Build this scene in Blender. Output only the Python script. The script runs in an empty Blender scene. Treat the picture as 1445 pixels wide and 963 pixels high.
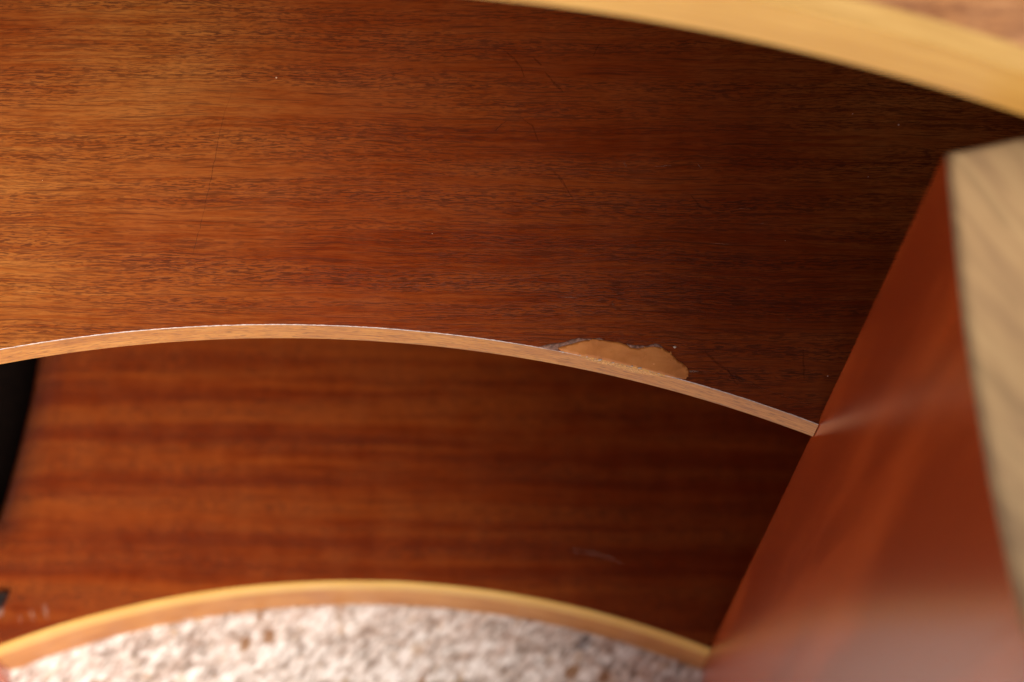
import bpy, bmesh, math, random
import numpy as np
from mathutils import Matrix, Vector, noise as mnoise
from mathutils.geometry import tessellate_polygon
random.seed(4)
S = bpy.context.scene
COL = S.collection

# ------------------------------------------------------------------ camera
PXF = 1445 * 85 / 36.0            # focal length in photo pixels (85 mm lens)
TILT, ROLL = math.radians(17.2), math.radians(0.814)
FLOOR_H = 1.438                  # lens above the floor
F = Vector((0, math.sin(TILT), -math.cos(TILT)))
U0 = Vector((0, math.cos(TILT), math.sin(TILT)))
R0 = Vector((1, 0, 0))
RGT = R0 * math.cos(ROLL) + U0 * math.sin(ROLL)
UP = U0 * math.cos(ROLL) - R0 * math.sin(ROLL)
cam_d = bpy.data.cameras.new('camera')
cam = bpy.data.objects.new('camera', cam_d)
COL.objects.link(cam)
M = Matrix((RGT, UP, -F)).transposed().to_4x4()
M.translation = (0, 0, FLOOR_H)
cam.matrix_world = M
cam_d.lens = 85; cam_d.sensor_width = 36; cam_d.sensor_fit = 'HORIZONTAL'
cam_d.clip_start = 0.02; cam_d.clip_end = 500
cam_d.dof.use_dof = True
cam_d.dof.focus_distance = 0.93
cam_d.dof.aperture_fstop = 9.2
cam_d.dof.aperture_blades = 9
S.camera = cam

# ------------------------------------------------------------------ light
SUN_EL, SUN_AZ = 52, 45           # azimuth from -y (towards the viewer) to +x
el, az = math.radians(SUN_EL), math.radians(SUN_AZ)
sdir = Vector((math.sin(az) * math.cos(el), -math.cos(az) * math.cos(el), math.sin(el)))
W = bpy.data.worlds.new('World'); S.world = W; W.use_nodes = True
nt = W.node_tree; nt.nodes.clear()
sky = nt.nodes.new('ShaderNodeTexSky'); sky.sky_type = 'NISHITA'; sky.sun_disc = False
sky.sun_elevation = el
sky.sun_rotation = math.atan2(sdir.x, sdir.y)
sky.air_density = 1.0; sky.dust_density = 4.0; sky.ozone_density = 0.6
hs = nt.nodes.new('ShaderNodeHueSaturation'); hs.inputs['Saturation'].default_value = 0.12
bg = nt.nodes.new('ShaderNodeBackground'); bg.inputs['Strength'].default_value = 0.058
wo = nt.nodes.new('ShaderNodeOutputWorld')
nt.links.new(sky.outputs[0], hs.inputs['Color']); nt.links.new(hs.outputs[0], bg.inputs['Color'])
nt.links.new(bg.outputs[0], wo.inputs['Surface'])
sun_d = bpy.data.lights.new('sun', 'SUN'); sun_d.energy = 1.5; sun_d.angle = math.radians(42)
sun_d.color = (1.0, 0.93, 0.82)
sun = bpy.data.objects.new('sun', sun_d); COL.objects.link(sun)
sun.rotation_euler = sdir.to_track_quat('Z', 'Y').to_euler()
S.view_settings.view_transform = 'Standard'; S.view_settings.look = 'None'
S.view_settings.gamma = 1; S.view_settings.exposure = 1.66
S.cycles.max_bounces = 10; S.cycles.diffuse_bounces = 6

# ------------------------------------------------------------------ heights (metres above the floor)
Z_TOP_B, Z_TOP_T = FLOOR_H - 0.5725, FLOOR_H - 0.545
Z_MID = FLOOR_H - 0.879
MID_T = 0.0172
Z_LOW = FLOOR_H - 1.372
LIP = 0.018
Z_UPR = FLOOR_H - 0.606
AC, AR = Vector((-0.0819, -0.2763)), 0.5536       # centre and radius of the bowed-in fronts
AXIS = AC.x
XR = 0.1159                                        # right end of the bow

def at(px, py, H):
    """floor-plan point under photo pixel (px, py) on the level H below the lens"""
    v = RGT * ((px - 722.5) / PXF) - UP * ((py - 481.5) / PXF) + F
    k = H / -v.z
    return Vector((v.x * k, v.y * k))

# ------------------------------------------------------------------ node helpers
class NT:
    def __init__(s, name):
        s.m = bpy.data.materials.new(name); s.m.use_nodes = True
        s.t = s.m.node_tree; s.t.nodes.clear()
        s.out = s.t.nodes.new('ShaderNodeOutputMaterial')
        s.b = s.t.nodes.new('ShaderNodeBsdfPrincipled')
        s.t.links.new(s.b.outputs[0], s.out.inputs['Surface'])
        s.tc = s.t.nodes.new('ShaderNodeTexCoord')
    def set(s, sock, v):
        if isinstance(v, bpy.types.NodeSocket): s.t.links.new(v, sock)
        elif isinstance(v, (tuple, list)) and len(v) == 3 and sock.type == 'RGBA': sock.default_value = (*v, 1)
        else: sock.default_value = v
    def mapping(s, vec, scale=(1, 1, 1), loc=(0, 0, 0), rot=(0, 0, 0)):
        n = s.t.nodes.new('ShaderNodeMapping'); s.set(n.inputs['Vector'], vec)
        n.inputs['Scale'].default_value = scale; n.inputs['Location'].default_value = loc
        n.inputs['Rotation'].default_value = rot
        return n.outputs[0]
    def noise(s, vec, scale=1, detail=2, rough=.5, dist=0):
        n = s.t.nodes.new('ShaderNodeTexNoise'); s.set(n.inputs['Vector'], vec)
        n.inputs['Scale'].default_value = scale; n.inputs['Detail'].default_value = detail
        n.inputs['Roughness'].default_value = rough; n.inputs['Distortion'].default_value = dist
        return n.outputs['Fac']
    def voro(s, vec, scale=1, feature='F1', out='Distance', rnd=1):
        n = s.t.nodes.new('ShaderNodeTexVoronoi'); s.set(n.inputs['Vector'], vec); n.feature = feature
        n.inputs['Scale'].default_value = scale; n.inputs['Randomness'].default_value = rnd
        return n.outputs[out]
    def rng(s, v, a, b, c=0., d=1.):
        n = s.t.nodes.new('ShaderNodeMapRange'); s.set(n.inputs[0], v)
        for i, x in enumerate((a, b, c, d)): n.inputs[i + 1].default_value = x
        n.interpolation_type = 'SMOOTHSTEP'
        return n.outputs[0]
    def ramp(s, v, stops):
        n = s.t.nodes.new('ShaderNodeValToRGB'); s.set(n.inputs[0], v)
        e = n.color_ramp.elements
        while len(e) < len(stops): e.new(.5)
        for el_, (p, c) in zip(e, stops): el_.position = p; el_.color = (*c, 1)
        return n.outputs[0]
    def math(s, op, a, b=0., c=0.):
        n = s.t.nodes.new('ShaderNodeMath'); n.operation = op
        for i, x in enumerate((a, b, c)): s.set(n.inputs[i], x)
        return n.outputs[0]
    def mix(s, f, a, b, mode='MIX'):
        n = s.t.nodes.new('ShaderNodeMix'); n.data_type = 'RGBA'; n.blend_type = mode
        s.set(n.inputs[0], f); s.set(n.inputs[6], a); s.set(n.inputs[7], b)
        return n.outputs[2]
    def vadd(s, a, b):
        n = s.t.nodes.new('ShaderNodeVectorMath'); n.operation = 'ADD'; s.set(n.inputs[0], a); s.set(n.inputs[1], b)
        return n.outputs[0]
    def comb(s, x=0., y=0., z=0.):
        n = s.t.nodes.new('ShaderNodeCombineXYZ')
        for i, v in enumerate((x, y, z)): s.set(n.inputs[i], v)
        return n.outputs[0]
    def bump(s, h, strength, dist):
        n = s.t.nodes.new('ShaderNodeBump'); n.inputs['Strength'].default_value = strength
        n.inputs['Distance'].default_value = dist; s.set(n.inputs['Height'], h)
        s.t.links.new(n.outputs[0], s.b.inputs['Normal'])

def mahogany(name, offset=(0, 0, 0), swap=None, dark=(.200, .034, .0048), base=(.300, .076, .0140), light=(.385, .122, .0260),
             ribbon=.22, pores=.85, rough=.34, spec=.18, ribbon_f=34, sky_sheen=0.0, coat=0.0, light_drift=None, bump=.35, fleck=.35, coat_r=.14, porecol=(.066, .0145, .0058), rough_var=.06):
    n = NT(name)
    v = n.tc.outputs['Object']
    if swap: v = n.mapping(v, rot=swap)
    v = n.mapping(v, loc=offset)
    # gentle waviness of the grain
    wv = n.noise(n.mapping(v, scale=(9, 26, 9)), 1, 3, .5)
    wv2 = n.noise(n.mapping(v, scale=(70, 260, 70)), 1, 2, .5)
    off = n.math('ADD', n.math('MULTIPLY', n.math('SUBTRACT', wv, .5), .008), n.math('MULTIPLY', n.math('SUBTRACT', wv2, .5), .0012))
    vw = n.vadd(v, n.comb(0., off, 0.))
    rib = n.noise(n.mapping(vw, scale=(2.2, ribbon_f, 2.2)), 1, 3, .55)
    rib = n.rng(rib, .34, .66)
    fib = n.noise(n.mapping(vw, scale=(22, 640, 22)), 1, 4, .62)
    fine = n.noise(n.mapping(vw, scale=(120, 1500, 120), loc=(2, 3, 9)), 1, 2, .6)
    mott = n.noise(n.mapping(v, scale=(60, 34, 60)), 1, 3, .6)
    t = n.math('ADD', n.math('MULTIPLY', rib, ribbon), n.math('MULTIPLY', fib, .55))
    t = n.math('ADD', t, n.math('MULTIPLY', fine, .28))
    t = n.math('ADD', t, n.math('MULTIPLY', mott, fleck))
    t = n.rng(t, .24 + fleck * .34 + ribbon * .22, .66 + fleck * .57 + ribbon * .62)
    col = n.ramp(t, [(0, dark), (.45, base), (1, light)])
    if light_drift:       # light falloff put into the colour: golden on the left, darker red rightwards
        dn = n.rng(n.noise(n.mapping(v, scale=(3.2, 2.4, 3.2), loc=light_drift), 1, 2, .45), .43, .68)
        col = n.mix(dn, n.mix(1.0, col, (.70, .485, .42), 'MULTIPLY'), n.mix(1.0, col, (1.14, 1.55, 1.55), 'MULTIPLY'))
    # open pores: short dark dashes along the grain, crowded in some bands and sparse in others
    p1 = n.noise(n.mapping(vw, scale=(150, 1950, 150)), 1, 1.5, .6)
    p2 = n.noise(n.mapping(vw, scale=(290, 2100, 290), loc=(3, 7, 1)), 1, 1, .5)
    p3 = n.noise(n.mapping(vw, scale=(38, 1600, 38), loc=(9, 2, 4)), 1, 1.5, .5)
    dens = n.noise(n.mapping(vw, scale=(7, 120, 7), loc=(5, 5, 5)), 1, 3, .6)
    dens = n.rng(dens, .3, .66)
    q1 = n.math('MULTIPLY', n.rng(p1, .52, .61), n.math('ADD', n.math('MULTIPLY', dens, .75), .25))
    q2 = n.math('MULTIPLY', n.rng(p2, .53, .62), n.math('MULTIPLY', dens, .85))
    q3 = n.math('MULTIPLY', n.rng(p3, .585, .67), .75)
    pore = n.math('MAXIMUM', n.math('MAXIMUM', q1, q2), q3)
    pf = n.math('MULTIPLY', pore, pores)
    col = n.mix(pf, col, porecol)
    if sky_sheen:  # sky sheen mixed into the colour in patches
        hz = n.math('MULTIPLY', n.rng(n.noise(n.mapping(v, scale=(7, 7, 7), loc=(1, 8, 2)), 1, 4, .6), .42, .7), sky_sheen)
        col = n.mix(hz, col, (.40, .30, .25))
    n.set(n.b.inputs['Base Color'], col)
    n.set(n.b.inputs['Roughness'], n.rng(mott, .3, .7, rough - rough_var, rough + rough_var))
    n.b.inputs['Specular IOR Level'].default_value = spec
    n.b.inputs['Coat Weight'].default_value = coat; n.b.inputs['Coat Roughness'].default_value = coat_r
    hgt = n.math('SUBTRACT', n.math('MULTIPLY', fine, .25), pore)
    n.bump(hgt, bump, .00012)
    return n.m

def plainwood(name, c0, c1, c2, scale=(35, 900, 900), rough=.45, streak=.5, coord='UV', bump=.2, spec=.5, turn=False):
    """light lipping wood: grain along the length (u of the strip, in metres)"""
    n = NT(name)
    v = n.tc.outputs[coord]
    if turn: v = n.mapping(n.mapping(v, rot=(0, 0, math.radians(62))), scale=(.5, 4.2, 1))
    w = n.noise(n.mapping(v, scale=(scale[0] * .4, scale[1] * .1, scale[2] * .1)), 1, 2, .5)
    vw = n.vadd(v, n.comb(0., n.math('MULTIPLY', n.math('SUBTRACT', w, .5), .004), 0.))
    a = n.noise(n.mapping(vw, scale=scale), 1, 3, .6)
    b = n.noise(n.mapping(vw, scale=(scale[0] * .25, scale[1] * .2, scale[2] * .2), loc=(4, 1, 2)), 1, 3, .6)
    d = n.noise(n.mapping(vw, scale=(scale[0] * 2.2, scale[1] * 1.6, scale[2] * 1.6), loc=(1, 6, 3)), 1, 1, .5)
    t = n.rng(n.math('ADD', n.math('MULTIPLY', a, .6), n.math('MULTIPLY', b, .5)), .36, .76)
    col = n.ramp(t, [(0, c0), (.5, c1), (1, c2)])
    col = n.mix(n.math('MULTIPLY', n.rng(d, .56, .7), streak), col, tuple(x * .45 for x in c0))
    n.set(n.b.inputs['Base Color'], col)
    n.b.inputs['Roughness'].default_value = rough
    n.b.inputs['Specular IOR Level'].default_value = spec
    n.bump(a, bump, .0001)
    return n.m

def granite_mat():
    n = NT('granite')
    v = n.tc.outputs['Object']
    vd = n.mapping(v, rot=(0, 0, math.radians(-52)))
    a = n.noise(n.mapping(vd, scale=(125, 270, 170)), 1, 5, .68, .6)
    b = n.noise(n.mapping(vd, scale=(46, 78, 60), loc=(3, 1, 0)), 1, 3, .55, .4)
    f = n.noise(v, 900, 2, .6)
    t = n.rng(n.math('ADD', n.math('MULTIPLY', a, .7), n.math('MULTIPLY', b, .3)), .34, .64)
    col = n.ramp(t, [(0, (.18, .135, .11)), (.28, (.38, .315, .275)), (.55, (.57, .51, .465)), (1, (.80, .75, .71))])
    o = n.rng(n.noise(n.mapping(vd, scale=(70, 110, 90), loc=(8, 3, 1)), 1, 2, .5, .3), .60, .72)
    col = n.mix(n.math('MULTIPLY', o, .55), col, (.45, .29, .15))
    cl = n.voro(n.mapping(vd, scale=(46, 62, 50)), 1, out='Distance')
    cr = n.t.nodes.new('ShaderNodeTexWhiteNoise'); n.set(cr.inputs['Vector'], n.voro(n.mapping(vd, scale=(46, 62, 50)), 1, out='Color'))
    cid = cr.outputs['Value']
    near = n.rng(n.math('ADD', cl, n.math('MULTIPLY', n.math('SUBTRACT', a, .5), .5)), .34, .14)
    m1 = n.math('MULTIPLY', near, n.math('GREATER_THAN', cid, .86))
    m2 = n.math('MULTIPLY', near, n.math('MULTIPLY', n.math('GREATER_THAN', cid, .72), n.math('LESS_THAN', cid, .86)))
    col = n.mix(n.math('MULTIPLY', m1, .95), col, (.24, .11, .035))
    col = n.mix(n.math('MULTIPLY', m2, .9), col, (.13, .115, .12))
    n.set(n.b.inputs['Base Color'], n.mix(n.rng(f, .35, .75, 0, .18), col, (.35, .30, .27)))
    n.b.inputs['Roughness'].default_value = .75
    n.bump(n.math('ADD', n.math('MULTIPLY', a, .8), n.math('MULTIPLY', f, .2)), .5, .0015)
    return n.m

def simple(name, col, rough=.5, var=.25, scale=400, spec=.5, alpha=None, bump=.3, bd=.0003):
    n = NT(name)
    v = n.tc.outputs['Object']
    a = n.noise(v, scale, 4, .6)
    c = n.mix(n.rng(a, .3, .7), tuple(x * (1 - var) for x in col), tuple(min(1, x * (1 + var)) for x in col))
    n.set(n.b.inputs['Base Color'], c); n.b.inputs['Roughness'].default_value = rough
    n.b.inputs['Specular IOR Level'].default_value = spec
    if alpha is not None:
        n.set(n.b.inputs['Alpha'], n.rng(n.noise(v, scale * 2.5, 2, .6), .3, .62, alpha * .25, alpha))
    n.bump(a, bump, bd)
    return n.m

def filler_mat():
    n = NT('wood_filler')
    v = n.tc.outputs['Object']
    d = n.mapping(v, rot=(0, 0, math.radians(14)))
    a = n.noise(n.mapping(d, scale=(95, 130, 110)), 1, 5, .62, 1.2)
    b = n.noise(v, 60, 3, .55)
    col = n.ramp(n.rng(n.math('ADD', n.math('MULTIPLY', a, .5), n.math('MULTIPLY', b, .5)), .36, .64),
                 [(0, (.47, .155, .031)), (.5, (.54, .185, .039)), (1, (.60, .22, .05))])
    n.set(n.b.inputs['Base Color'], col); n.b.inputs['Roughness'].default_value = .62
    n.bump(a, .25, .0003)
    return n.m

MAT = dict(
    mid=mahogany('mahogany_veneer', ribbon=.16, fleck=.16, offset=(.03, .0, 0), light_drift=(0, 0, 0)),
    low=mahogany('mahogany_ribbon_veneer', offset=(.31, .17, 0), ribbon=.42, ribbon_f=78, pores=.8, fleck=.55, spec=.1,
                 dark=(.140, .0165, .0023), base=(.200, .0320, .0044), light=(.260, .053, .0074), rough=.36),
    top=mahogany('mahogany_sheen_top', offset=(.6, .4, 0), dark=(.17, .06, .02), base=(.29, .125, .045), light=(.37, .175, .07), sky_sheen=.15, rough=.3),  # pale colours and patches stand in for the sky's sheen
    upr=mahogany('mahogany_upright', offset=(.2, .9, .3), swap=(0, math.radians(90), 0), ribbon=.8, ribbon_f=22, pores=.14,
                 dark=(.27, .034, .0055), base=(.40, .059, .0090), light=(.48, .080, .0125), rough=.22, rough_var=.0, fleck=.05, coat=0, spec=.62, bump=.0),
    inner=mahogany('mahogany_inside', offset=(.7, .2, .1), swap=(math.radians(90), 0, 0)),
    lip_mid=plainwood('mahogany_lipping', (.31, .102, .018), (.45, .172, .031), (.54, .238, .046), streak=.75, spec=.2, scale=(95, 700, 700)),
    lip_low=plainwood('pale_lipping', (.54, .28, .055), (.66, .38, .085), (.74, .47, .13), streak=.15, rough=.35, spec=.3),
    lip_top=plainwood('pale_edge', (.42, .20, .035), (.51, .27, .055), (.58, .33, .08), streak=.15, rough=.4, spec=.3),
    lip_dimmed=plainwood('dimmed_round_edge', (.27, .14, .035), (.33, .185, .05), (.38, .225, .07), streak=.2, rough=.5, spec=.2),  # darker copy of the pale edge, so the sunward rounding looks less lit
    plinth=plainwood('plinth_wood', (.36, .125, .028), (.47, .19, .046), (.56, .26, .075), scale=(40, 90, 90), streak=.1, spec=.3),
    end=plainwood('end_grain', (.235, .140, .072), (.33, .205, .100), (.39, .255, .125), scale=(26, 26, 40), streak=.25, coord='Object', rough=.5, turn=True),
    arris=simple('arris_highlight', (.46, .38, .35), .35, .3, 700),  # off-white colour stands in for the highlight along the arris
    filler=filler_mat(),
    torn=simple('torn_veneer', (.24, .12, .085), .7, .35, 900, bd=.0004, bump=.5),
    torn_dark=simple('torn_hollow', (.05, .016, .009), .8, .4, 900),
    scratch=simple('scratch', (.085, .012, .003), .45, .3, 500, alpha=.34),
    hair=simple('hairline', (.06, .022, .009), .5, .3, 500, alpha=.42),
    pale=simple('pale_scuff', (.46, .32, .24), .6, .3, 500, alpha=.28),
    dust=simple('dust', (.62, .50, .40), .8, .2, 500),
    shade_fill=simple('shade_black', (.006, .003, .002), .9, .3, 200, spec=.05),  # near-black, stands in for shade inside the opening
    granite=granite_mat(),
)

# ------------------------------------------------------------------ mesh helpers
def link(name, me, mat, parent=None, label=None):
    o = bpy.data.objects.new(name, me); COL.objects.link(o)
    for m in (mat if isinstance(mat, (list, tuple)) else [mat]): me.materials.append(m)
    if parent: o.parent = parent
    if label: o['label'] = label
    return o

def slab(name, poly, z0, z1, mat, parent=None, label=None, bevel=0.0, holes=()):
    """closed plate with the plan outline poly (counter-clockwise)"""
    bm = bmesh.new()
    loops = [list(poly)] + [list(h) for h in holes]
    flat = [p for l in loops for p in l]
    lo = [bm.verts.new((p[0], p[1], z0)) for p in flat]; hi = [bm.verts.new((p[0], p[1], z1)) for p in flat]
    for t in tessellate_polygon([[Vector((p[0], p[1], 0)) for p in l] for l in loops]):
        bm.faces.new([hi[i] for i in t]); bm.faces.new([lo[i] for i in reversed(t)])
    k = 0
    for l in loops:
        m = len(l)
        for i in range(m):
            a, b = k + i, k + (i + 1) % m
            bm.faces.new((lo[a], lo[b], hi[b], hi[a]))
        k += m
    bmesh.ops.recalc_face_normals(bm, faces=bm.faces)
    me = bpy.data.meshes.new(name); bm.to_mesh(me); bm.free()
    return link(name, me, mat, parent, label)

def strip(name, path, prof, mat, parent=None, label=None, jitter=None, mats_of=None, closed=True):
    """sweep of a profile [(outward, z)] along a plan path; outward points to the viewer's side (arc centre); uv in metres"""
    bm = bmesh.new(); uv = bm.loops.layers.uv.new('UVMap')
    rows = []; s = 0; ss = []
    for i, p in enumerate(path):
        if i: s += (Vector(p) - Vector(path[i - 1])).length
        ss.append(s)
        a, b = Vector(path[max(i - 1, 0)]), Vector(path[min(i + 1, len(path) - 1)])
        tg = (b - a).normalized(); nrm = Vector((tg.y, -tg.x))
        row = []
        for j, (o, z) in enumerate(prof):
            jo, jz = jitter(s, j) if jitter else (0, 0)
            row.append(bm.verts.new((p[0] + nrm.x * (o + jo), p[1] + nrm.y * (o + jo), z + jz)))
        rows.append(row)
    m = len(prof); vv = [0]
    for j in range(m): vv.append(vv[-1] + math.dist(prof[j], prof[(j + 1) % m]))
    for i in range(len(path) - 1):
        for j in range(m if closed else m - 1):
            k = (j + 1) % m
            f = bm.faces.new((rows[i][j], rows[i + 1][j], rows[i + 1][k], rows[i][k]))
            for lp, (su, sv) in zip(f.loops, ((ss[i], vv[j]), (ss[i + 1], vv[j]), (ss[i + 1], vv[j + 1]), (ss[i], vv[j + 1]))):
                lp[uv].uv = (su, sv)
            if mats_of: f.material_index = mats_of(j)
    if closed:
        bm.faces.new(rows[0]); bm.faces.new(list(reversed(rows[-1])))
    bmesh.ops.recalc_face_normals(bm, faces=bm.faces)
    me = bpy.data.meshes.new(name); bm.to_mesh(me); bm.free()
    o = link(name, me, mat, parent, label)
    return o

def arc(x0, x1, n=120, r=AR):
    a0 = math.asin((x0 - AC.x) / r); a1 = math.asin((x1 - AC.x) / r)
    return [(AC.x + r * math.sin(a0 + (a1 - a0) * i / n), AC.y + r * math.cos(a0 + (a1 - a0) * i / n)) for i in range(n + 1)]

def mirror(p): return (2 * AXIS - .0165 - p[0], p[1])

# ------------------------------------------------------------------ setting: the rough granite paving
def build_ground():
    bm = bmesh.new()
    nx, ny = 420, 150
    x0, x1, y0, y1 = -.36, .16, .16, .335
    rng = np.random.default_rng(3)
    def smooth(a, k):
        for _ in range(k):
            a = (a + np.roll(a, 1, 0) + np.roll(a, -1, 0) + np.roll(a, 1, 1) + np.roll(a, -1, 1)) / 5
        return a
    h = smooth(rng.standard_normal((nx + 1, ny + 1)), 2); h2 = smooth(rng.standard_normal((nx + 1, ny + 1)), 14)
    h = h / h.std() * .00035 + h2 / h2.std() * .0007
    g = [[bm.verts.new((x0 + (x1 - x0) * i / nx, y0 + (y1 - y0) * j / ny,
                        float(h[i, j]) * (0 if i in (0, nx) or j in (0, ny) else 1) - .0012)) for j in range(ny + 1)] for i in range(nx + 1)]
    for i in range(nx):
        for j in range(ny): bm.faces.new((g[i][j], g[i + 1][j], g[i + 1][j + 1], g[i][j + 1]))
    B = 60.0
    c = [bm.verts.new(p) for p in ((-B, -B, -.0012), (B, -B, -.0012), (B, B, -.0012), (-B, B, -.0012))]
    bot = [g[i][0] for i in range(nx + 1)]; top = [g[i][ny] for i in range(nx + 1)]
    lef = [g[0][j] for j in range(ny + 1)]; rig = [g[nx][j] for j in range(ny + 1)]
    bm.faces.new([c[0], c[1]] + bot[::-1]); bm.faces.new([c[2], c[3]] + top)
    bm.faces.new([c[3], c[0]] + lef); bm.faces.new([c[1], c[2]] + rig[::-1])
    bmesh.ops.recalc_face_normals(bm, faces=bm.faces)
    for f in bm.faces:
        f.smooth = True
        if f.normal.z < 0: f.normal_flip()
    me = bpy.data.meshes.new('ground'); bm.to_mesh(me); bm.free()
    o = link('ground', me, MAT['granite']); o['kind'] = 'structure'
    o['label'] = 'rough pale speckled floor with ochre and grey flecks under the shelf unit'
build_ground()

# ------------------------------------------------------------------ the shelf unit
unit = bpy.data.objects.new('shelf_unit', None); COL.objects.link(unit)
unit.location = (AXIS, .38, 0)
unit['label'] = 'worn mahogany shelf unit with bowed fronts and pale edges standing on a rough floor'
unit['category'] = 'shelf unit'
bpy.context.view_layer.update()
INV = unit.matrix_world.inverted()
def fix(o):
    if o.parent == unit: o.matrix_parent_inverse = INV    # sub-parts hang on a part that already sits in world space
    return o

LIPW = .006
XL = 2 * AXIS - XR - .0165
front = arc(XL, XR)                                # outer face of every lipping
LOWW = .0016                                       # the lower shelf only has a thin pale edge
def inset(w): return [(AC.x + (x - AC.x) * (AR + w) / AR, AC.y + (y - AC.y) * (AR + w) / AR) for x, y in front]
END_A, END_B = (.1172, .2443), (.211, .2715)        # back end of the right upright (plan)
BACK_Y, SIDE_X = .50, .215

def plate(w=LIPW, depth=BACK_Y):
    r = [(END_A[0] + .0002, END_A[1] + .0012), (SIDE_X, END_B[1] + .0032), (SIDE_X, depth)]
    l = [mirror(p) for p in reversed(r)]
    return inset(w)[1:-1] + r + l

# -- upper of the two shelves
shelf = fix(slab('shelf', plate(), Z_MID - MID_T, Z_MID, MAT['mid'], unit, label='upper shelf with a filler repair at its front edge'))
CH = .00024
rj = random.Random(9)
jt = [rj.uniform(-1, 1) for _ in range(4000)]
def jitter_mid(s, j):
    if j in (1, 2):
        i = int(s / .0016); return (0, 0) if j == 2 else (jt[i % 4000] * .00007, jt[(i + 777) % 4000] * .00003)
    return (0, 0)
fine_front = arc(XL, XR, 420)
prof_mid = [(-LIPW + .00005, Z_MID), (-CH, Z_MID), (0, Z_MID - CH), (0, Z_MID - MID_T), (-LIPW + .00005, Z_MID - MID_T)]
# one veneer line shows above the lipping: the lipping's top is the same veneered plane, so its top face takes the veneer
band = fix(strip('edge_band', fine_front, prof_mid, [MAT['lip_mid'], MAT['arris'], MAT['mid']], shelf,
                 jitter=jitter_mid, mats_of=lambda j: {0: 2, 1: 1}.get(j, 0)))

# -- lower shelf: an opening cut at its left end stands in for the shadow there
rim = [at(x + 52, y, 1.372) for x, y in ((62, 470), (57, 505), (50, 545), (43, 580), (33, 620), (23, 660), (13, 695), (4, 725), (-6, 752), (-24, 774), (-52, 792), (-90, 804), (-150, 812), (-220, 815))]
shadow_hole = rim + [
        at(-230, 720, 1.372), at(-230, 470, 1.372), at(-60, 380, 1.372), at(62, 380, 1.372)]
notch = [at(16, 831, 1.372), at(12, 842, 1.372), at(4, 858, 1.372), at(-6, 866, 1.372), at(-40, 850, 1.372), at(-30, 832, 1.372), at(0, 828, 1.372)]
low = fix(slab('shelf', plate(LOWW), Z_LOW - .018, Z_LOW, MAT['low'], unit, label='lower shelf with a notch and an opening standing in for shadow at its left', holes=(shadow_hole, notch)))
fix(strip('edge_band', front, [(-LOWW + .0001, Z_LOW + .0002), (-.0011, Z_LOW + .0002), (-.0003, Z_LOW - .0005), (0, Z_LOW - .0014), (0, Z_LOW - LIP), (-LOWW + .0001, Z_LOW - LIP)],
          MAT['lip_low'], low))
fix(strip('plinth', arc(XL, XR, 120, AR), [(-.0006, Z_LOW - LIP - .0004), (-.0006, -.004), (-.018, -.004), (-.018, Z_LOW - LIP - .0004)],
          MAT['plinth'], unit, label='brown plinth under the lower shelf'))
fix(slab('shade_panel', [(-SIDE_X - .15, .305), (SIDE_X - .01, .305), (SIDE_X - .01, BACK_Y), (-SIDE_X - .15, BACK_Y)], .001, .006, MAT['shade_fill'], unit))  # panel added under the opening to keep it black
RR = .028
roll_prof = [(-RR * math.sin(a), Z_LOW - RR * (1 - math.cos(a))) for a in np.linspace(0, math.pi / 2, 9)] + [(.0, Z_LOW - RR)]
fix(strip('rolled_shade_edge', [tuple(p) for p in reversed(rim)], roll_prof, MAT['low'], low))  # added roll-over, shaped so the opening darkens like a soft shadow
chip = fix(slab('torn_veneer', [at(5, 859, 1.372), at(3, 869, 1.372), at(-10, 872, 1.372), at(-6, 864, 1.372)], Z_LOW + .0002, Z_LOW + .0008, MAT['torn'], low))

# -- top board
T_CTR, T_R = Vector((-.0653, -.3135)), .5860
def arc2(x0, x1, n=140):
    a0 = math.asin((x0 - T_CTR.x) / T_R); a1 = math.asin((x1 - T_CTR.x) / T_R)
    return [(T_CTR.x + T_R * math.sin(a0 + (a1 - a0) * i / n), T_CTR.y + T_R * math.cos(a0 + (a1 - a0) * i / n)) for i in range(n + 1)]
tf = arc2(-.40, .235)
ti = [(T_CTR.x + (x - T_CTR.x) * (T_R + .005) / T_R, T_CTR.y + (y - T_CTR.y) * (T_R + .005) / T_R) for x, y in tf]
tb = fix(slab('top_board', ti + [(.235, .52), (-.40, .52)], Z_TOP_B + .0005, Z_TOP_T, MAT['top'], unit, label='top board with sky sheen in its colour and a thick pale edge'))
fix(strip('edge_band', tf, [(-.0049, Z_TOP_T + .0002), (-.0042, Z_TOP_T + .0002), (-.0010, Z_TOP_T - .0022), (0, Z_TOP_T - .0034),
                            (0, Z_TOP_B + .0012), (-.0012, Z_TOP_B), (-.0049, Z_TOP_B)],
          [MAT['lip_top'], MAT['lip_dimmed']], tb, mats_of=lambda j: 1 if j in (0, 1, 2) else 0))

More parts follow.
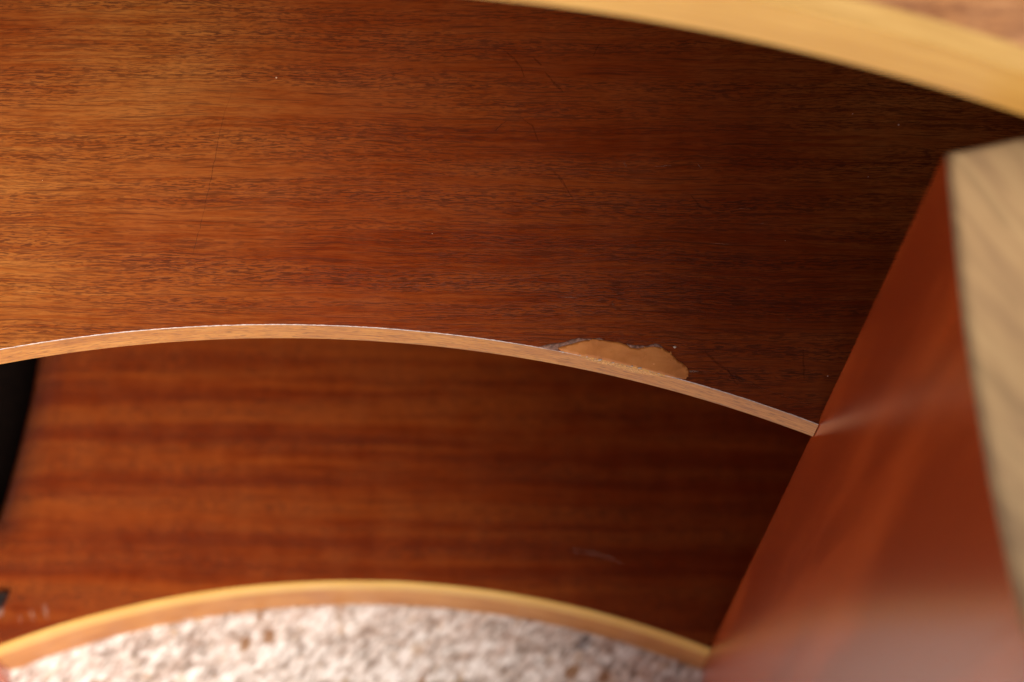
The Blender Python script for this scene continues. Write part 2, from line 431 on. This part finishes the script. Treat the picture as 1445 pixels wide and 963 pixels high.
# -- the two thick uprights in front of the shelf corners
# the top of each upright sweeps up towards the viewer
TY = [.060, .080, .1009, .1406, .1838, .2119, .2430, .28]
TH = [.480, .506, .5330, .5624, .5870, .5967, .606, .614]
FX = [.1140, .1144, .1150, .1154, .1158, .1160, .1163, .1163]
def top_z(y): return FLOOR_H - float(np.interp(y, TY, TH))
ys = np.linspace(.2430, .066, 24)
def smooth_top(y):                                  # soften the polyline
    return float(np.mean([top_z(y + d) for d in np.linspace(-.012, .012, 9)]))
face = [(float(np.interp(y, TY, FX)), float(y)) for y in ys]
outer = [(SIDE_X + .018, .2725)] + [(SIDE_X + .018, float(y)) for y in ys]  # widened out of view so no sun leaks past onto the shelf
right = face + list(reversed(outer))                # from the back corner towards the viewer and round
for side in (1, -1):
    poly = right if side == 1 else [mirror(p) for p in right][::-1]      # counter-clockwise
    m = len(poly)
    bm = bmesh.new()
    lo = [bm.verts.new((p[0], p[1], -.003)) for p in poly]
    hi = [bm.verts.new((p[0], p[1], smooth_top(p[1]) - .0037)) for p in poly]
    for i in range(m): bm.faces.new((lo[i], lo[(i + 1) % m], hi[(i + 1) % m], hi[i]))
    for t in tessellate_polygon([[Vector((p[0], p[1], 0)) for p in poly]]):
        bm.faces.new([hi[i] for i in t]); bm.faces.new([lo[i] for i in reversed(t)])
    bmesh.ops.recalc_face_normals(bm, faces=bm.faces)
    me = bpy.data.meshes.new('upright'); bm.to_mesh(me); bm.free()
    up = fix(link('upright', me, MAT['upr'], unit, 'reddish glossy upright on the right' if side == 1 else 'upright on the left'))
    # pale rounded cap
    bm = bmesh.new(); rings = []
    for inset_, dz in ((0.0, -.0036), (.0003, -.0016), (.0014, -.0004), (.0030, 0)):
        ring = []
        for i, p in enumerate(poly):
            c = Vector(p); t1 = (c - Vector(poly[i - 1])).normalized(); t2 = (Vector(poly[(i + 1) % m]) - c).normalized()
            n1, n2 = Vector((-t1.y, t1.x)), Vector((-t2.y, t2.x))          # inward for a counter-clockwise outline
            nn = (n1 + n2).normalized(); nn /= max(.4, nn.dot(n1))
            q = c + nn * inset_
            ring.append(bm.verts.new((q.x, q.y, smooth_top(p[1]) + dz)))
        rings.append(ring)
    for r0, r1 in zip(rings, rings[1:]):
        for i in range(m): bm.faces.new((r0[i], r0[(i + 1) % m], r1[(i + 1) % m], r1[i]))
    for t in tessellate_polygon([[Vector((v.co.x, v.co.y, 0)) for v in rings[-1]]]): bm.faces.new([rings[-1][i] for i in t])
    bmesh.ops.recalc_face_normals(bm, faces=bm.faces)
    for f in bm.faces: f.smooth = True
    me = bpy.data.meshes.new('cap'); bm.to_mesh(me); bm.free()
    fix(link('cap', me, MAT['end'], up, 'pale top end of the upright'))

# -- carcass behind
fix(slab('back_panel', [(mirror((SIDE_X, 0))[0], BACK_Y + .0005), (SIDE_X, BACK_Y + .0005), (SIDE_X, BACK_Y + .0125), (mirror((SIDE_X, 0))[0], BACK_Y + .0125)],
         0, Z_TOP_B - .001, MAT['inner'], unit))
# unseen right side, added to darken that end; left open to the light
fix(slab('added_side_panel', [(SIDE_X + .0005, .2760), (SIDE_X + .0185, .2760), (SIDE_X + .0185, BACK_Y + .013), (SIDE_X + .0005, BACK_Y + .013)],
         0, Z_TOP_B - .001, MAT['inner'], unit))

# ------------------------------------------------------------------ the repair and the wear on the upper shelf
def crop(pts, ox=740, oy=460, k=5.558): return [(ox + x / k, oy + y / k) for x, y in pts]
def blob(name, px, H, z, mat, parent, thick=.0006, rough=.0002, label=None, rings=4, seed=1, sub=2):
    """uneven raised patch with the given outline (photo pixels on level H)"""
    r = random.Random(seed)
    out = []
    for i, p in enumerate(px):
        q = px[(i + 1) % len(px)]
        for s in range(sub): 
            t = s / sub
            out.append((p[0] + (q[0] - p[0]) * t + (r.uniform(-.5, .5) if s else 0), p[1] + (q[1] - p[1]) * t + (r.uniform(-.35, .35) if s else 0)))
    pl = [at(x, y, H) for x, y in out]
    bm = bmesh.new()
    base = [bm.verts.new((p.x, p.y, z - .0001)) for p in pl]
    # a thin crust: low ragged rim, gently uneven top
    n = len(pl)
    up = [bm.verts.new((p.x, p.y, z + thick * r.uniform(.45, .65))) for p in pl]
    for i in range(n): bm.faces.new((base[i], base[(i + 1) % n], up[(i + 1) % n], up[i]))
    for t in tessellate_polygon([[Vector((p.x, p.y, 0)) for p in pl]]): bm.faces.new([up[i] for i in t])
    rim_v = set(up) | set(base)
    for _ in range(5 if n > 12 else 1):
        tops = [f for f in bm.faces if all(v.co.z > z for v in f.verts)]
        ed = list({e for f in tops for e in f.edges if e.calc_length() > .0014 and not (e.verts[0] in rim_v and e.verts[1] in rim_v and len(e.link_faces) == 2 and not all(g in tops for g in e.link_faces))})
        if not ed: break
        bmesh.ops.subdivide_edges(bm, edges=ed, cuts=1)
        bmesh.ops.triangulate(bm, faces=[f for f in bm.faces if all(v.co.z > z for v in f.verts)], quad_method='BEAUTY', ngon_method='BEAUTY')
        tf_ = [f for f in bm.faces if all(v.co.z > z for v in f.verts)]
        bmesh.ops.beautify_fill(bm, faces=tf_, edges=list({e for f in tf_ for e in f.edges}))
    for v in bm.verts:
        if v not in rim_v and v.co.z > z:
            w1 = mnoise.noise(Vector((v.co.x * 260, v.co.y * 340, seed))); w2 = mnoise.noise(Vector((v.co.x * 900, v.co.y * 1100, seed + 5)))
            v.co.z = z + thick * .8 + rough * (1.3 * w1 + .5 * w2)
    bmesh.ops.recalc_face_normals(bm, faces=bm.faces)
    for f in bm.faces: f.smooth = True
    me = bpy.data.meshes.new(name); bm.to_mesh(me); bm.free()
    return fix(link(name, me, mat, parent, label))

OUT = [(268, 203), (262, 175), (300, 162), (330, 155), (400, 135), (470, 118), (540, 108), (590, 112), (640, 120), (700, 128), (760, 135), (800, 152), (830, 172), (885, 182),
       (940, 172), (1000, 165), (1060, 172), (1085, 176), (1110, 195), (1150, 215), (1165, 235), (1200, 275), (1250, 305), (1275, 330), (1290, 365), (1280, 395), (1266, 424)]
def arris_y(px):
    """photo y of the shelf's front arris at px"""
    xs = [0, 100, 200, 300, 400, 500, 600, 700, 800, 900, 1000, 1100, 1155]
    ys = [497, 475, 464.5, 460.5, 460, 463, 470, 482, 498, 519.5, 547, 580, 600]
    return float(np.interp(px, xs, ys))
low_edge = [(x, arris_y(x) - .4) for x in (950, 935, 920, 905, 890, 875, 860, 845, 830, 815, 800, 793)]
blob('filler_patch', crop(OUT)[1:-1] + [(968, 535.5)] + low_edge, .879, Z_MID, MAT['filler'], shelf, .0005, .00012, 'orange wood filler smeared over a chip', seed=5)
blob('torn_veneer', crop([(110, 165), (160, 152), (240, 140), (320, 128), (370, 108), (430, 95), (460, 103), (520, 103), (590, 95), (622, 112), (540, 112), (400, 140), (330, 160), (265, 180), (268, 200), (200, 188), (150, 175)]),
     .879, Z_MID, MAT['torn'], shelf, .00025, .0001, 'grey torn veneer beside the filler', seed=2)
blob('torn_veneer', crop([(800, 140), (840, 150), (900, 158), (960, 162), (1000, 146), (1030, 140), (1062, 150), (1085, 172), (1060, 178), (1000, 170), (940, 178), (885, 188), (830, 178)]),
     .879, Z_MID, MAT['torn'], shelf, .0003, .0001, seed=3)
blob('torn_veneer', crop([(1290, 356), (1310, 349), (1370, 353), (1376, 360), (1320, 362), (1296, 368)]), .879, Z_MID, MAT['pale'], shelf, .0002, .00005, seed=4)
blob('torn_veneer', crop([(1165, 165), (1180, 158), (1192, 168), (1180, 178)]), .879, Z_MID, MAT['dust'], shelf, .0004, .0001, seed=6)
rc = random.Random(12)
for k in range(16):  # along the arris pale blobs painted as glints, around the patch filler crumbs
    if k < 9:
        x = 795 + k * 19 + rc.uniform(-6, 6); y = arris_y(x) + rc.uniform(-.6, .4)
    else:
        q = rc.choice(crop(OUT)[6:26]); x, y = q[0] + rc.uniform(-1.5, 1.5), q[1] + rc.uniform(-1.5, 1)
    s_ = rc.uniform(.7, 1.7)
    blob('crumb_or_glint', [(x + math.cos(a) * s_ * (1.9 if k < 9 else 1.0) * rc.uniform(.7, 1.2), y + math.sin(a) * s_ * .6 * rc.uniform(.7, 1.2)) for a in np.linspace(0, 2 * math.pi, 7)[:-1]],
         .879, Z_MID, MAT['arris'] if k < 9 else MAT['filler'], shelf, .0007, .0002, seed=k, sub=1)
# filler smeared over the lipping below the patch
def smear():
    bm = bmesh.new(); rows = []
    r = random.Random(3)
    xs = np.linspace(at(818, arris_y(818), .879).x, at(938, arris_y(938), .879).x, 60)
    for i, x in enumerate(xs):
        t = i / 59; k = math.sin(math.pi * t) ** .6
        d = Vector((x - AC.x, math.sqrt(AR ** 2 - (x - AC.x) ** 2))) .normalized()
        p = AC + d * (AR - .00025)
        w = (.0035 + .003 * k * (.6 + .4 * math.sin(t * 9 + 1))) * k + r.uniform(0, .0005)
        rows.append((bm.verts.new((p.x + d.x * .0006, p.y + d.y * .0006, Z_MID + .00035)), bm.verts.new((p.x, p.y, Z_MID - .0002 + r.uniform(-.0001, .0001))),
                     bm.verts.new((p.x + d.x * .0002, p.y + d.y * .0002, Z_MID - .0003 - w))))
    for a, b in zip(rows, rows[1:]):
        bm.faces.new((a[0], a[1], b[1], b[0])); bm.faces.new((a[1], a[2], b[2], b[1]))
    bmesh.ops.recalc_face_normals(bm, faces=bm.faces)
    me = bpy.data.meshes.new('filler_smear'); bm.to_mesh(me); bm.free()
    fix(link('filler_smear', me, MAT['smear'], shelf, 'filler wiped over the shelf edge'))
MAT['smear'] = simple('filler_on_edge', (.72, .36, .085), .5, .2, 500, alpha=.8)
smear()

def sliver(name, pts, w, mat, H=.879, z=Z_MID, parent=None, dz=.00012, seed=0):
    """thin tapered scratch through photo pixels pts, w metres wide at its thickest"""
    r = random.Random(seed + int(pts[0][0] * 7))
    P = [at(x, y, H) for x, y in pts]
    path = []
    for a, b in zip(P, P[1:]):
        k = max(2, int((b - a).length / .002))
        path += [a.lerp(b, i / k) for i in range(k)]
    path.append(P[-1])
    bm = bmesh.new(); rows = []
    for i, p in enumerate(path):
        a, b = path[max(0, i - 1)], path[min(len(path) - 1, i + 1)]
        tg = (b - a).normalized(); nn = Vector((tg.y, -tg.x))
        p = p + nn * r.uniform(-.00025, .00025)
        ww = w * .5 * (math.sin(math.pi * (i + .3) / (len(path) - .4)) ** .5 if len(path) > 2 else .6) * r.uniform(.5, 1.2)
        rows.append([bm.verts.new((p.x + nn.x * ww, p.y + nn.y * ww, z + dz * .5)), bm.verts.new((p.x, p.y, z + dz)), bm.verts.new((p.x - nn.x * ww, p.y - nn.y * ww, z + dz * .5))])
    for a, b in zip(rows, rows[1:]):
        for j in (0, 1): bm.faces.new((a[j], a[j + 1], b[j + 1], b[j]))
    bmesh.ops.recalc_face_normals(bm, faces=bm.faces)
    for f in bm.faces:
        if f.normal.z < 0: f.normal_flip()
    me = bpy.data.meshes.new(name); bm.to_mesh(me); bm.free()
    return fix(link(name, me, mat, parent or shelf))

def c7(pts): return [(700 + x / 3.21, 20 + y / 3.21) for x, y in pts]
def c8(pts): return [(720 + x / 3.141, 440 + y / 3.141) for x, y in pts]
sliver('scratch', [(327, 130), (315, 165), (303, 225), (292, 280), (280, 330), (266, 378)], .00035, MAT['hair'])
for pts, w in ((c7([(35, 160), (85, 208), (112, 240), (130, 285)]), .0009), (c7([(165, 195), (207, 232)]), .0009), (c7([(222, 262), (250, 300), (305, 355)]), .0011),
               (c7([(258, 712), (280, 735), (315, 780), (348, 838)]), .0012), (c7([(118, 474), (165, 510), (192, 578)]), .0009), (c7([(-6, 530), (45, 486)]), .0008),
               (c7([(470, 135), (440, 190)]), .0008), (c7([(160, 860), (240, 838)]), .0008), (c7([(880, 820), (930, 880)]), .001),
               (c8([(860, 172), (930, 242), (1000, 288), (1085, 322)]), .0012), (c8([(1300, 165), (1302, 300)]), .0010), (c8([(960, 250), (1010, 330)]), .0008)):
    sliver('scratch', pts, w, MAT['scratch'])
for pts, w in (([(983, 229), (990, 238), (992, 240)], .0003), ([(924, 235), (948, 234)], .0003), ([(864, 425), (868, 437)], .0004), ([(1035, 295), (1068, 294)], .00025),
               ([(880, 230), (884, 236)], .0007), ([(1060, 316), (1085, 315)], .00025), ([(1000, 345), (1040, 344)], .00025), ([(1100, 440), (1118, 455)], .00025), ([(795, 420), (815, 421)], .0003)):
    sliver('scuff', pts, w, MAT['pale'])
for x, y, s in ((1268, 176.5, .00075), (1168, 531, .0005), (1203, 161, .0005), (390, 110, .00055), (1108, 340, .0003), (1225, 250, .0003), (60, 255, .0003), (610, 330, .0003)):
    blob('dust_speck', [(x + math.cos(a) * s / .00053, y + math.sin(a) * s / .00053 * (.7 + .3 * math.cos(x))) for a in np.linspace(0, 2 * math.pi, 7)[:-1]],
         .879, Z_MID, MAT['dust'], shelf, .0003, .0001, seed=int(x), sub=1)
# scuffs on the lower shelf
for pts, w in (([(62, 853), (66, 873)], .0026), ([(43, 861), (47, 875)], .0022), ([(27, 868), (30, 880)], .001), ([(805, 775), (850, 784), (880, 796)], .0015)):
    sliver('scuff', pts, w, MAT['pale'], H=1.372, z=Z_LOW, parent=low)
